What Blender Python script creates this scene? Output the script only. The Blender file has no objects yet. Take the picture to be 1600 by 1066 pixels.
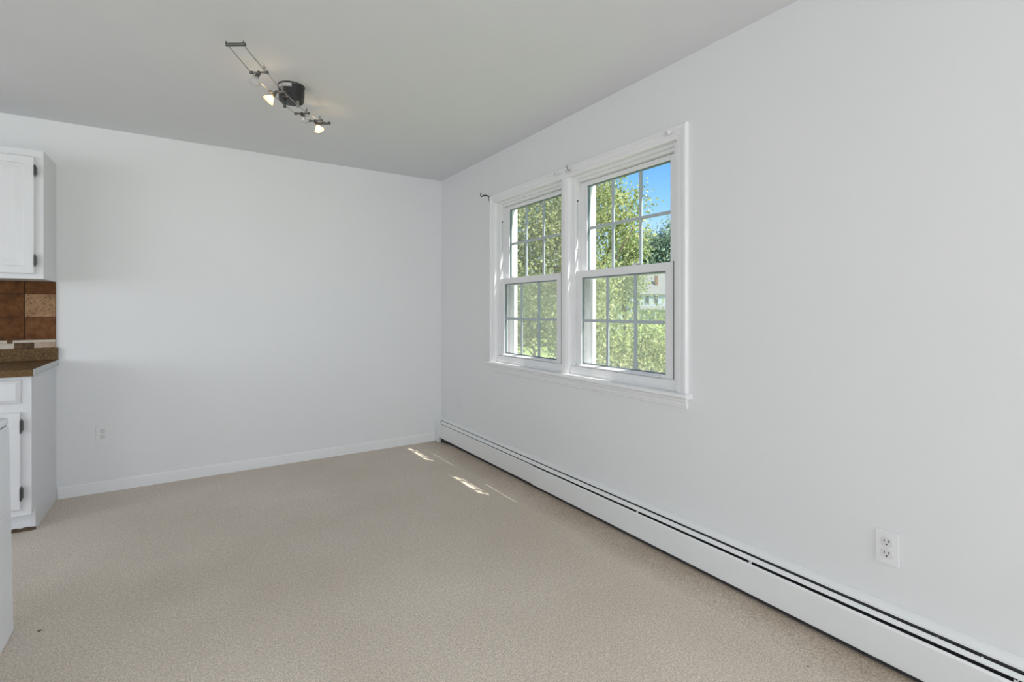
import bpy, bmesh, math, random
import numpy as np
from mathutils import Vector, Matrix

random.seed(7)
S = bpy.context.scene
COL = S.collection
W, D, H, EYE = 2.011, 4.292, 2.438, 1.219      # right wall, far wall, ceiling, camera height
XB, YB = -4.4, -5.2                            # left wall, back wall (both out of view)

# ------------------------------------------------------------------ camera
cam = bpy.data.cameras.new('camera')
cam.sensor_width = 36.0
cam.lens = 36.0 * 776.7 / 1600.0
cam.shift_y = -(533 - 485) / 1600.0
cam.clip_start, cam.clip_end = 0.02, 500
cam_o = bpy.data.objects.new('camera', cam)
cam_o.location = (0, 0, EYE)
cam_o.rotation_euler = (math.radians(90), 0, math.radians(-33.2))
COL.objects.link(cam_o)
S.camera = cam_o

# ------------------------------------------------------------------ exposure
S.view_settings.view_transform = 'Standard'
S.view_settings.look = 'None'
S.view_settings.exposure = 0.08
S.view_settings.gamma = 1.0
S.view_settings.use_curve_mapping = False
S.cycles.use_denoising = True
S.cycles.denoising_prefilter = 'ACCURATE'
S.cycles.use_adaptive_sampling = False
S.cycles.max_bounces = 14
S.cycles.diffuse_bounces = 8
S.cycles.transparent_max_bounces = 24
S.cycles.sample_clamp_indirect = 6.0
S.cycles.caustics_reflective = False
S.cycles.caustics_refractive = False

# ------------------------------------------------------------------ sky
world = bpy.data.worlds.new('sky')
S.world = world
world.use_nodes = True
nt = world.node_tree
nt.nodes.clear()
tc = nt.nodes.new('ShaderNodeTexCoord')
sep = nt.nodes.new('ShaderNodeSeparateXYZ')
ramp = nt.nodes.new('ShaderNodeValToRGB')
bg = nt.nodes.new('ShaderNodeBackground')
out = nt.nodes.new('ShaderNodeOutputWorld')
nt.links.new(tc.outputs['Generated'], sep.inputs[0])
nt.links.new(sep.outputs['Z'], ramp.inputs[0])
nt.links.new(ramp.outputs[0], bg.inputs[0])
nt.links.new(bg.outputs[0], out.inputs[0])
els = ramp.color_ramp.elements
els[0].position, els[0].color = 0.0, (0.72, 0.84, 0.98, 1)
els[1].position, els[1].color = 1.0, (0.04, 0.17, 0.60, 1)
e = els.new(0.10); e.color = (0.58, 0.78, 0.98, 1)
e = els.new(0.20); e.color = (0.26, 0.54, 0.95, 1)
e = els.new(0.34); e.color = (0.07, 0.30, 0.84, 1)
bg.inputs['Strength'].default_value = 1.25

# ------------------------------------------------------------------ sun: comes over the roof, from the camera's right
sun = bpy.data.lights.new('sun', 'SUN')
sun.energy = 10.0
sun.angle = math.radians(0.55)
sun.color = (1.0, 0.95, 0.86)
sun_o = bpy.data.objects.new('sun', sun)
sun_o.rotation_euler = Vector((-0.2515, 0.593, -1.0)).to_track_quat('-Z', 'Y').to_euler()
sun_o.location = (6, -8, 20)
COL.objects.link(sun_o)


def area(name, loc, target, sx, sy, power, color):
    l = bpy.data.lights.new(name, 'AREA')
    l.shape = 'RECTANGLE'
    l.size, l.size_y = sx, sy
    l.energy, l.color = power, color
    o = bpy.data.objects.new(name, l)
    o.location = loc
    o.rotation_euler = (Vector(target) - Vector(loc)).to_track_quat('-Z', 'Y').to_euler()
    COL.objects.link(o)
    return o


# daylight entering through the openings behind the camera: patio door, side window; the kitchen-side and right fills are added
area('patio_daylight', (0.5, YB + 0.03, 1.12), (0.2, 2.0, -1.1), 2.9, 2.0, 34, (0.945, 0.976, 1.0))
area('side_room_daylight', (XB + 0.03, -2.4, 1.30), (2, -2.0, 0.4), 2.6, 1.6, 46, (0.945, 0.976, 1.0))
area('kitchen_side_fill', (XB + 0.03, 1.5, 1.45), (2, 3.4, 1.1), 2.2, 1.2, 47, (0.945, 0.976, 1.0))  # added lamp to lift the far corner, no window known there
area('right_fill', (W - 0.02, -2.3, 1.42), (-1.2, 1.2, 0.9), 2.2, 1.2, 102, (0.945, 0.976, 1.0))  # added lamp to brighten faces turned right, no window known there


# ------------------------------------------------------------------ materials
def new_mat(name):
    m = bpy.data.materials.new(name)
    m.use_nodes = True
    n = m.node_tree
    b = n.nodes['Principled BSDF']
    return m, n, b


def paint(name, col, rough=0.5, var=0.02, scale=6.0, bump=0.0, bscale=180.0, metal=0.0, spec=0.5):
    """Painted or plain surface: faint blotchy colour variation and a fine relief."""
    m, n, b = new_mat(name)
    t = n.nodes.new('ShaderNodeTexCoord')
    no = n.nodes.new('ShaderNodeTexNoise')
    no.inputs['Scale'].default_value = scale
    no.inputs['Detail'].default_value = 4
    n.links.new(t.outputs['Object'], no.inputs['Vector'])
    r = n.nodes.new('ShaderNodeValToRGB')
    r.color_ramp.elements[0].position = 0.3
    r.color_ramp.elements[1].position = 0.7
    r.color_ramp.elements[0].color = (*[c * (1 - var) for c in col], 1)
    r.color_ramp.elements[1].color = (*[min(1, c * (1 + var)) for c in col], 1)
    n.links.new(no.outputs['Fac'], r.inputs[0])
    n.links.new(r.outputs[0], b.inputs['Base Color'])
    b.inputs['Roughness'].default_value = rough
    b.inputs['Metallic'].default_value = metal
    b.inputs['Specular IOR Level'].default_value = spec
    if bump:
        n2 = n.nodes.new('ShaderNodeTexNoise')
        n2.inputs['Scale'].default_value = bscale
        n2.inputs['Detail'].default_value = 3
        n.links.new(t.outputs['Object'], n2.inputs['Vector'])
        bp = n.nodes.new('ShaderNodeBump')
        bp.inputs['Strength'].default_value = bump
        bp.inputs['Distance'].default_value = 0.002
        n.links.new(n2.outputs['Fac'], bp.inputs['Height'])
        n.links.new(bp.outputs[0], b.inputs['Normal'])
    return m


def carpet_mat():
    m, n, b = new_mat('taupe_carpet')
    t = n.nodes.new('ShaderNodeTexCoord')

    def noise(scale, detail, rough=0.5):
        x = n.nodes.new('ShaderNodeTexNoise')
        x.inputs['Scale'].default_value = scale
        x.inputs['Detail'].default_value = detail
        x.inputs['Roughness'].default_value = rough
        n.links.new(t.outputs['Object'], x.inputs['Vector'])
        return x

    def ramp_(x, p0, c0, p1, c1):
        r = n.nodes.new('ShaderNodeValToRGB')
        r.color_ramp.elements[0].position, r.color_ramp.elements[0].color = p0, (*c0, 1)
        r.color_ramp.elements[1].position, r.color_ramp.elements[1].color = p1, (*c1, 1)
        n.links.new(x.outputs['Fac'], r.inputs[0])
        return r

    def mul(a, c):
        x = n.nodes.new('ShaderNodeMix')
        x.data_type = 'RGBA'
        x.blend_type = 'MULTIPLY'
        x.inputs[0].default_value = 1.0
        n.links.new(a, x.inputs[6])
        n.links.new(c, x.inputs[7])
        return x.outputs[2]

    tuft = ramp_(noise(170, 3, 0.7), 0.34, (0.43, 0.372, 0.308), 0.66, (0.83, 0.745, 0.645))
    fine = ramp_(noise(60, 3), 0.3, (0.88, 0.87, 0.86), 0.7, (1.0, 1.0, 1.0))
    worn = ramp_(noise(1.6, 4), 0.32, (0.90, 0.885, 0.865), 0.68, (1.0, 1.0, 1.0))
    # band along the heater wall: soiling, with some occlusion shade painted in
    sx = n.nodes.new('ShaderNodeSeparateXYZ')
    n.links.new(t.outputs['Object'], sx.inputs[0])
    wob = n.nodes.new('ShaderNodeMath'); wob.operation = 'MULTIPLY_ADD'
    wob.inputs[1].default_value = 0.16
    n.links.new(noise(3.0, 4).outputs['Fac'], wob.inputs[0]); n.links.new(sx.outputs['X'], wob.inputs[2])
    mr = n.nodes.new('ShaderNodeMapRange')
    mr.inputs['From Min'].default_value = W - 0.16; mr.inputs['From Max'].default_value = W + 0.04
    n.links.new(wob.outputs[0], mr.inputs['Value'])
    soil_shade = n.nodes.new('ShaderNodeValToRGB')
    soil_shade.color_ramp.elements[0].color = (1, 1, 1, 1)
    soil_shade.color_ramp.elements[1].color = (0.62, 0.57, 0.53, 1)
    n.links.new(mr.outputs[0], soil_shade.inputs[0])
    n.links.new(mul(mul(mul(tuft.outputs[0], fine.outputs[0]), worn.outputs[0]), soil_shade.outputs[0]), b.inputs['Base Color'])
    b.inputs['Roughness'].default_value = 0.95
    b.inputs['Specular IOR Level'].default_value = 0.1
    b.inputs['Sheen Weight'].default_value = 0.15
    bp = n.nodes.new('ShaderNodeBump')
    bp.inputs['Strength'].default_value = 0.35
    bp.inputs['Distance'].default_value = 0.004
    n.links.new(noise(230, 2).outputs['Fac'], bp.inputs['Height'])
    n.links.new(bp.outputs[0], b.inputs['Normal'])
    return m


def stone_mat(name, dark, mid, light, scale=24.0, rough=0.5, pits=False):
    m, n, b = new_mat(name)
    t = n.nodes.new('ShaderNodeTexCoord')
    no = n.nodes.new('ShaderNodeTexNoise')
    no.inputs['Scale'].default_value = scale
    no.inputs['Detail'].default_value = 7
    no.inputs['Roughness'].default_value = 0.65
    n.links.new(t.outputs['Object'], no.inputs['Vector'])
    r = n.nodes.new('ShaderNodeValToRGB')
    e = r.color_ramp.elements
    e[0].position, e[0].color = 0.3, (*dark, 1)
    e[1].position, e[1].color = 0.7, (*light, 1)
    x = e.new(0.5); x.color = (*mid, 1)
    n.links.new(no.outputs['Fac'], r.inputs[0])
    src = r.outputs[0]
    if pits:
        v = n.nodes.new('ShaderNodeTexNoise')
        v.inputs['Scale'].default_value = 130
        n.links.new(t.outputs['Object'], v.inputs['Vector'])
        r2 = n.nodes.new('ShaderNodeValToRGB')
        r2.color_ramp.elements[0].position, r2.color_ramp.elements[0].color = 0.34, (0.3, 0.25, 0.2, 1)
        r2.color_ramp.elements[1].position, r2.color_ramp.elements[1].color = 0.42, (1, 1, 1, 1)
        n.links.new(v.outputs['Fac'], r2.inputs[0])
        mx = n.nodes.new('ShaderNodeMix')
        mx.data_type = 'RGBA'; mx.blend_type = 'MULTIPLY'; mx.inputs[0].default_value = 1
        n.links.new(src, mx.inputs[6]); n.links.new(r2.outputs[0], mx.inputs[7])
        src = mx.outputs[2]
    n.links.new(src, b.inputs['Base Color'])
    b.inputs['Roughness'].default_value = rough
    bp = n.nodes.new('ShaderNodeBump')
    b.inputs['Specular IOR Level'].default_value = 0.2
    bp.inputs['Strength'].default_value = 0.3
    bp.inputs['Distance'].default_value = 0.003
    n.links.new(no.outputs['Fac'], bp.inputs['Height'])
    n.links.new(bp.outputs[0], b.inputs['Normal'])
    return m


def see_through(name, tint, refl, rough=0.0, body=None, body_mix=0.0):
    """Thin pane: clear with a mirror share, or mesh: clear with a matt share."""
    m = bpy.data.materials.new(name)
    m.use_nodes = True
    n = m.node_tree
    n.nodes.clear()
    o = n.nodes.new('ShaderNodeOutputMaterial')
    tr = n.nodes.new('ShaderNodeBsdfTransparent')
    tr.inputs[0].default_value = (*tint, 1)
    top = tr.outputs[0]
    if body:
        df = n.nodes.new('ShaderNodeBsdfDiffuse')
        df.inputs[0].default_value = (*body, 1)
        tl = n.nodes.new('ShaderNodeBsdfTranslucent')
        tl.inputs[0].default_value = (*body, 1)
        ad = n.nodes.new('ShaderNodeMixShader')
        ad.inputs[0].default_value = 0.5
        n.links.new(df.outputs[0], ad.inputs[1]); n.links.new(tl.outputs[0], ad.inputs[2])
        mx = n.nodes.new('ShaderNodeMixShader')
        mx.inputs[0].default_value = body_mix
        n.links.new(top, mx.inputs[1]); n.links.new(ad.outputs[0], mx.inputs[2])
        top = mx.outputs[0]
    if refl:
        gl = n.nodes.new('ShaderNodeBsdfGlossy')
        gl.inputs['Roughness'].default_value = rough
        lw = n.nodes.new('ShaderNodeLayerWeight')
        lw.inputs['Blend'].default_value = 0.25
        mu = n.nodes.new('ShaderNodeMath')
        mu.operation = 'MULTIPLY'
        mu.inputs[1].default_value = refl
        n.links.new(lw.outputs['Fresnel'], mu.inputs[0])
        mx = n.nodes.new('ShaderNodeMixShader')
        n.links.new(mu.outputs[0], mx.inputs[0])
        n.links.new(top, mx.inputs[1]); n.links.new(gl.outputs[0], mx.inputs[2])
        top = mx.outputs[0]
    n.links.new(top, o.inputs[0])
    return m


def emit(name, col, strength):
    m = bpy.data.materials.new(name)
    m.use_nodes = True
    n = m.node_tree
    n.nodes.clear()
    o = n.nodes.new('ShaderNodeOutputMaterial')
    em = n.nodes.new('ShaderNodeEmission')
    em.inputs[0].default_value = (*col, 1)
    em.inputs[1].default_value = strength
    n.links.new(em.outputs[0], o.inputs[0])
    return m


def leaf_mat(name, cols, trans=0.45):
    m = bpy.data.materials.new(name)
    m.use_nodes = True
    n = m.node_tree
    n.nodes.clear()
    o = n.nodes.new('ShaderNodeOutputMaterial')
    g = n.nodes.new('ShaderNodeNewGeometry')
    r = n.nodes.new('ShaderNodeValToRGB')
    e = r.color_ramp.elements
    e[0].position, e[0].color = 0.0, (*cols[0], 1)
    e[1].position, e[1].color = 1.0, (*cols[-1], 1)
    for i, c in enumerate(cols[1:-1]):
        k = e.new((i + 1) / (len(cols) - 1)); k.color = (*c, 1)
    n.links.new(g.outputs['Random Per Island'], r.inputs[0])
    df = n.nodes.new('ShaderNodeBsdfDiffuse')
    tl = n.nodes.new('ShaderNodeBsdfTranslucent')
    n.links.new(r.outputs[0], df.inputs[0]); n.links.new(r.outputs[0], tl.inputs[0])
    mx = n.nodes.new('ShaderNodeMixShader')
    mx.inputs[0].default_value = trans
    n.links.new(df.outputs[0], mx.inputs[1]); n.links.new(tl.outputs[0], mx.inputs[2])
    n.links.new(mx.outputs[0], o.inputs[0])
    return m


M = {}
M['wall'] = paint('white_wall_paint', (0.70, 0.704, 0.712), 0.55, 0.008, 1.5, 0.05, 260)
M['ceiling'] = paint('white_ceiling_paint', (0.685, 0.695, 0.715), 0.8, 0.012, 2.5, 0.06, 200)
M['trim'] = paint('white_semigloss_trim', (0.745, 0.748, 0.755), 0.35, 0.01, 8, 0.02, 120)
M['vinyl'] = paint('white_window_vinyl', (0.735, 0.738, 0.748), 0.4, 0.01, 10)
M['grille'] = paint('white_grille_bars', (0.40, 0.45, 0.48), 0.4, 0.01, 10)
M['spacer'] = paint('grey_glazing_spacer', (0.16, 0.20, 0.22), 0.5, 0.03, 20)
M['groove'] = paint('dark_gasket', (0.10, 0.10, 0.105), 0.7, 0.05, 20)
M['track'] = paint('grey_balance_track', (0.58, 0.58, 0.60), 0.5, 0.02, 20)
M['heater'] = paint('white_baseboard_enamel', (0.72, 0.73, 0.725), 0.35, 0.012, 4, 0.02, 90)
M['fin'] = paint('dark_heater_interior', (0.035, 0.035, 0.037), 0.8, 0.2, 40)
M['cabinet'] = paint('white_cabinet_paint', (0.66, 0.665, 0.68), 0.38, 0.012, 7, 0.02, 60)
M['hinge'] = paint('dark_pewter_hinge', (0.10, 0.10, 0.10), 0.32, 0.1, 60, 0, 0, 0.7)
M['appliance'] = paint('white_appliance_enamel', (0.76, 0.775, 0.79), 0.3, 0.008, 3)
M['plate'] = paint('white_plate_plastic', (0.73, 0.73, 0.73), 0.35, 0.01, 30)
M['socket'] = paint('white_receptacle', (0.66, 0.66, 0.65), 0.4, 0.01, 30)
M['slot'] = paint('dark_socket_slot', (0.05, 0.048, 0.045), 0.8, 0.05, 60)
M['bronze'] = paint('dark_bronze_rod_bracket', (0.05, 0.048, 0.047), 0.4, 0.1, 60, 0, 0, 0.6)
M['screw'] = paint('dull_steel_screw', (0.30, 0.29, 0.28), 0.4, 0.1, 60, 0, 0, 0.8)
M['black'] = paint('black_canopy_metal', (0.028, 0.028, 0.030), 0.38, 0.1, 12, 0, 0, 0.3)
M['pewter'] = paint('dark_pewter_track', (0.13, 0.13, 0.125), 0.35, 0.1, 30, 0, 0, 0.85)
M['nickel'] = paint('brushed_nickel_rod', (0.36, 0.36, 0.35), 0.3, 0.05, 30, 0, 0, 0.9)
M['silver'] = paint('silver_sticker', (0.42, 0.42, 0.41), 0.4, 0.25, 60, 0, 0, 0.3)
M['toe'] = paint('white_toe_kick', (0.70, 0.72, 0.74), 0.5, 0.02, 8)
M['stain'] = paint('brown_floor_stain', (0.07, 0.045, 0.025), 0.8, 0.5, 50)
M['substrate'] = paint('grey_counter_end', (0.52, 0.54, 0.53), 0.6, 0.06, 30)
M['grout'] = paint('dark_brown_grout', (0.055, 0.030, 0.014), 0.9, 0.2, 60)
M['granite'] = stone_mat('brown_granite', (0.035, 0.018, 0.006), (0.110, 0.062, 0.022), (0.24, 0.155, 0.075), 150, 0.4)
M['tile_brown'] = stone_mat('brown_slate_tile', (0.048, 0.018, 0.004), (0.105, 0.041, 0.011), (0.165, 0.072, 0.022), 22, 0.7)
M['tile_rust'] = stone_mat('rust_slate_tile', (0.065, 0.024, 0.007), (0.130, 0.053, 0.018), (0.185, 0.085, 0.034), 18, 0.7)
M['tile_tan'] = stone_mat('tan_travertine_tile', (0.20, 0.112, 0.052), (0.29, 0.170, 0.088), (0.36, 0.225, 0.125), 14, 0.5, True)
M['mosaic_cream'] = stone_mat('cream_mosaic', (0.44, 0.37, 0.30), (0.52, 0.45, 0.38), (0.58, 0.51, 0.44), 20)
M['mosaic_rose'] = stone_mat('rose_mosaic', (0.33, 0.24, 0.18), (0.40, 0.30, 0.23), (0.46, 0.36, 0.29), 20)
M['mosaic_dark'] = stone_mat('dark_mosaic', (0.05, 0.027, 0.012), (0.10, 0.058, 0.028), (0.16, 0.10, 0.05), 40)
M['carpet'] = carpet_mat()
M['glass'] = see_through('window_glass', (0.95, 0.98, 0.97), 0.22)
M['screen'] = see_through('insect_screen', (0.95, 0.95, 0.95), 0.0, 0, (0.84, 0.82, 0.72), 0.24)
M['frosted'] = see_through('frosted_lamp_glass', (0.92, 0.93, 0.93), 0.8, 0.15, (0.82, 0.82, 0.82), 0.75)
M['clear'] = see_through('clear_lamp_glass', (0.93, 0.94, 0.94), 0.7, 0.08, (0.80, 0.80, 0.80), 0.28)
M['amber'] = see_through('glowing_dichroic_glass', (1.0, 0.75, 0.48), 0.3, 0.1, (1.0, 0.68, 0.40), 0.40)
M['glow'] = emit('lit_halogen_capsule', (1.0, 0.86, 0.62), 5.0)
M['glow_soft'] = emit('lit_halogen_face', (1.0, 0.84, 0.62), 1.0)
M['bark'] = paint('grey_brown_bark', (0.16, 0.12, 0.085), 0.9, 0.3, 12, 0.6, 30)
M['lawn'] = leaf_mat('lawn_grass', [(0.23, 0.34, 0.07), (0.36, 0.46, 0.12)], 0.0)
M['leaf_gold'] = leaf_mat('yellow_green_leaves', [(0.17, 0.215, 0.085), (0.37, 0.41, 0.17), (0.55, 0.57, 0.27), (0.74, 0.73, 0.45)], 0.5)
M['leaf_green'] = leaf_mat('mid_green_leaves', [(0.18, 0.21, 0.10), (0.37, 0.41, 0.20), (0.56, 0.58, 0.33)], 0.45)
M['leaf_dark'] = leaf_mat('dark_green_leaves', [(0.14, 0.21, 0.155), (0.29, 0.375, 0.275), (0.46, 0.54, 0.41)], 0.35)
M['siding'] = paint('pale_blue_white_siding', (0.50, 0.56, 0.60), 0.6, 0.03, 0.4)
M['shingle'] = paint('pale_grey_shingles', (0.205, 0.21, 0.20), 0.85, 0.06, 0.8)
M['shingle_tan'] = paint('pale_tan_shingles', (0.30, 0.255, 0.225), 0.85, 0.06, 0.8)
M['brick'] = paint('red_brick', (0.24, 0.105, 0.07), 0.9, 0.15, 2.0)
M['dark_pane'] = paint('dark_house_glass', (0.05, 0.07, 0.09), 0.5, 0.1, 1.0)


# ------------------------------------------------------------------ object helpers
def base_of(o):
    return Vector(o['_base']) if '_base' in o.keys() else Vector((0, 0, 0))


def obj(name, bm, mat, parent=None, smooth=False):
    """Link a bmesh (built in world coordinates) as one mesh object under its parent."""
    me = bpy.data.meshes.new(name)
    bmesh.ops.recalc_face_normals(bm, faces=bm.faces)
    b = base_of(parent) if parent else Vector((0, 0, 0))
    if b.length:
        bmesh.ops.translate(bm, vec=-b, verts=bm.verts)
    bm.to_mesh(me)
    bm.free()
    if smooth:
        for p in me.polygons:
            p.use_smooth = True
    me.materials.append(mat)
    o = bpy.data.objects.new(name, me)
    COL.objects.link(o)
    if parent:
        o.parent = parent
        if parent.type == 'MESH':
            o['_base'] = list(b)
        else:
            o['_base'] = list(b)
    return o


def thing(name, label, cat, loc=(0, 0, 0), group=None, kind=None):
    o = bpy.data.objects.new(name, None)
    o.empty_display_size = 0.05
    o.location = loc
    o['_base'] = list(loc)
    if label: o['label'] = label
    if cat: o['category'] = cat
    if group: o['group'] = group
    if kind: o['kind'] = kind
    COL.objects.link(o)
    return o


def tag(o, label=None, cat=None, group=None, kind=None):
    if label: o['label'] = label
    if cat: o['category'] = cat
    if group: o['group'] = group
    if kind: o['kind'] = kind
    return o


def box(bm, x0, x1, y0, y1, z0, z1, bev=0.0):
    if x0 > x1: x0, x1 = x1, x0
    if y0 > y1: y0, y1 = y1, y0
    if z0 > z1: z0, z1 = z1, z0
    r = bmesh.ops.create_cube(bm, size=1.0)
    vs = r['verts']
    bmesh.ops.scale(bm, vec=(x1 - x0, y1 - y0, z1 - z0), verts=vs)
    bmesh.ops.translate(bm, vec=((x0 + x1) / 2, (y0 + y1) / 2, (z0 + z1) / 2), verts=vs)
    if bev:
        es = list({e for v in vs for e in v.link_edges})
        bmesh.ops.bevel(bm, geom=es, offset=bev, segments=2, affect='EDGES', profile=0.6)
    return bm


def bx(*a, bev=0.0):
    return box(bmesh.new(), *a, bev=bev)


def prism(bm, pts, fn0, fn1):
    """Closed polygon pts swept from fn0(p) to fn1(p)."""
    a = [bm.verts.new(fn0(p)) for p in pts]
    b = [bm.verts.new(fn1(p)) for p in pts]
    n = len(pts)
    for i in range(n):
        bm.faces.new((a[i], a[(i + 1) % n], b[(i + 1) % n], b[i]))
    bm.faces.new(a[::-1]); bm.faces.new(b)
    return bm


def along_y(pts, y0, y1, X=0.0):
    """pts are (x offset from right wall, z)."""
    return prism(bmesh.new(), pts, lambda p: (W + X + p[0], y0, p[1]), lambda p: (W + X + p[0], y1, p[1]))


def tube(bm, path, r, seg=10, cap=True):
    path = [Vector(p) for p in path]
    rings = []
    up = Vector((0, 0, 1))
    for i, p in enumerate(path):
        t = (path[min(i + 1, len(path) - 1)] - path[max(i - 1, 0)]).normalized()
        a = t.cross(up)
        if a.length < 1e-3: a = t.cross(Vector((1, 0, 0)))
        a.normalize()
        b = a.cross(t)
        rr = r[i] if isinstance(r, (list, tuple)) else r
        rings.append([bm.verts.new(p + a * rr * math.cos(k * 2 * math.pi / seg) + b * rr * math.sin(k * 2 * math.pi / seg)) for k in range(seg)])
    for i in range(len(rings) - 1):
        for k in range(seg):
            bm.faces.new((rings[i][k], rings[i][(k + 1) % seg], rings[i + 1][(k + 1) % seg], rings[i + 1][k]))
    if cap:
        bm.faces.new(rings[0][::-1]); bm.faces.new(rings[-1])
    return bm


def lathe(bm, p, axis, prof, seg=24, cap0=True, cap1=True):
    """prof: (distance along axis, radius)."""
    p, t = Vector(p), Vector(axis).normalized()
    a = t.cross(Vector((0, 0, 1)))
    if a.length < 1e-3: a = Vector((1, 0, 0))
    a.normalize()
    b = t.cross(a)
    rings = []
    for d, r in prof:
        rings.append([bm.verts.new(p + t * d + a * r * math.cos(k * 2 * math.pi / seg) + b * r * math.sin(k * 2 * math.pi / seg)) for k in range(seg)])
    for i in range(len(rings) - 1):
        for k in range(seg):
            bm.faces.new((rings[i][k], rings[i][(k + 1) % seg], rings[i + 1][(k + 1) % seg], rings[i + 1][k]))
    if cap0: bm.faces.new(rings[0][::-1])
    if cap1: bm.faces.new(rings[-1])
    return bm


def structure(name, bm, mat, parent=None):
    o = obj(name, bm, mat, parent)
    if not parent: o['kind'] = 'structure'
    return o


# ================================================================== ROOM SHELL
WT = 0.13                                        # right wall thickness
OY0, OY1, OZ0, OZ1 = 1.585, 3.319, 0.795, 2.065  # rough opening of the paired windows
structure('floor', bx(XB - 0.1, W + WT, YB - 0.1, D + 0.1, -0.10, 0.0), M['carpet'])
structure('ceiling', bx(XB - 0.1, W + WT, YB - 0.1, D + 0.1, H, H + 0.12), M['ceiling'])
structure('wall_far', bx(XB - 0.1, W + WT, D, D + 0.10, 0, H), M['wall'])
b = bmesh.new()
box(b, W, W + WT, -1.15, OY0, 0, H)
box(b, W, W + WT, YB - 0.1, -3.45, 0, H)
box(b, W, W + WT, -3.45, -1.15, 0, OZ0)  # below an added opening for the right fill lamp
box(b, W, W + WT, -3.45, -1.15, OZ1, H)
box(b, W, W + WT, OY1, D, 0, H)
box(b, W, W + WT, OY0, OY1, 0, OZ0)
box(b, W, W + WT, OY0, OY1, OZ1, H)
structure('wall_right', b, M['wall'])
# back wall with the patio-door opening, left wall with side window and added fill openings (behind the camera)
b = bmesh.new()
box(b, XB, -0.98, YB - 0.1, YB, 0, H)
box(b, 1.98, W, YB - 0.1, YB, 0, H)
box(b, -0.98, 1.98, YB - 0.1, YB, 2.15, H)
structure('wall_back', b, M['wall'])
b = bmesh.new()
box(b, XB - 0.1, XB, YB, -3.75, 0, H)
box(b, XB - 0.1, XB, -1.05, 0.35, 0, H)
box(b, XB - 0.1, XB, 2.65, D, 0, H)
box(b, XB - 0.1, XB, -3.75, -1.05, 0, 0.46)
box(b, XB - 0.1, XB, -3.75, -1.05, 2.14, H)
box(b, XB - 0.1, XB, 0.35, 2.65, 0, 0.80)
box(b, XB - 0.1, XB, 0.35, 2.65, 2.10, H)
structure('wall_left', b, M['wall'])

# carpet edge turned up under the baseboard heater
b = bmesh.new()
cp = [(-0.20, 0.0), (-0.17, 0.001), (-0.14, 0.004), (-0.11, 0.009), (-0.08, 0.016), (-0.060, 0.022), (-0.052, 0.0235), (-0.046, 0.0235)]
secs = [(-2.6, 1), (3.3, 1), (3.9, .9), (4.08, .55), (4.17, .15), (4.2, 0.03)]
rg = [[b.verts.new((W + x, y, z * k + 0.0006)) for x, z in cp] for y, k in secs]
for i in range(len(rg) - 1):
    for k in range(len(cp) - 1):
        b.faces.new((rg[i][k], rg[i][k + 1], rg[i + 1][k + 1], rg[i + 1][k]))
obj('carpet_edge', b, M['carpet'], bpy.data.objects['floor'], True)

# far baseboard: plain board with an eased top
prof = [(0, 0), (0.012, 0), (0.012, 0.068), (0.009, 0.076), (0.004, 0.079), (0, 0.079)]
b = prism(bmesh.new(), prof, lambda p: (-0.695, D - p[0], p[1]), lambda p: (W - 0.067, D - p[0], p[1]))
structure('baseboard_far', b, M['trim'])

# roof overhang outside above the windows
b = bmesh.new()
box(b, W + WT, W + 0.275, -1.5, 6.0, 2.620, 2.66)
box(b, W + 0.25, W + 0.28, -1.5, 6.0, 2.615, 2.78)
structure('trim_2', b, M['trim'])

# ================================================================== WINDOWS
Y = {1: (2.484, 3.309), 2: (1.595, 2.420)}       # window_1 is the far one, window_2 the near one
ZS, ZH = 0.820, 2.055                            # stool top, underside of head casing


def sash(name, win, y0, y1, z0, z1, x0, x1, stile, bot, top, meet_z):
    gx = (x0 + x1) / 2
    b = bmesh.new()
    box(b, W + x0, W + x1, y0, y0 + stile, z0, z1, 0.002)
    box(b, W + x0, W + x1, y1 - stile, y1, z0, z1, 0.002)
    box(b, W + x0, W + x1, y0 + stile, y1 - stile, z0, z0 + bot, 0.0015)
    box(b, W + x0, W + x1, y0 + stile, y1 - stile, z1 - top, z1, 0.0015)
    s = obj(name, b, M['vinyl'], win)
    ga, gb, gz0, gz1 = y0 + stile, y1 - stile, z0 + bot, z1 - top
    b = bmesh.new()                               # dark spacer ring round the glass
    t = 0.006
    for q in ((ga, ga + t, gz0, gz1), (gb - t, gb, gz0, gz1), (ga + t, gb - t, gz0, gz0 + t), (ga + t, gb - t, gz1 - t, gz1)):
        box(b, W + gx - 0.007, W + gx + 0.007, *q)
    obj('spacer', b, M['spacer'], s)
    mw = 0.0175
    cy = [ga + (gb - ga) * k / 3 for k in (1, 2)]
    for c in cy:
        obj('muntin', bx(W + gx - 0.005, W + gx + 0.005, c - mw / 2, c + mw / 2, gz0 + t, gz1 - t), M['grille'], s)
    ys = [ga + t] + [v for c in cy for v in (c - mw / 2, c + mw / 2)] + [gb - t]
    for i in range(3):
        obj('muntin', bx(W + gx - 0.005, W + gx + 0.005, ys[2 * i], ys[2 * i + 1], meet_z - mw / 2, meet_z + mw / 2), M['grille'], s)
        for za, zb in ((gz0 + t, meet_z - mw / 2), (meet_z + mw / 2, gz1 - t)):
            p = bmesh.new()
            v = [p.verts.new((W + gx, ys[2 * i], za)), p.verts.new((W + gx, ys[2 * i + 1], za)),
                 p.verts.new((W + gx, ys[2 * i + 1], zb)), p.verts.new((W + gx, ys[2 * i], zb))]
            p.faces.new(v)
            obj('pane', p, M['glass'], s)
    return s, ga, gb


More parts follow.
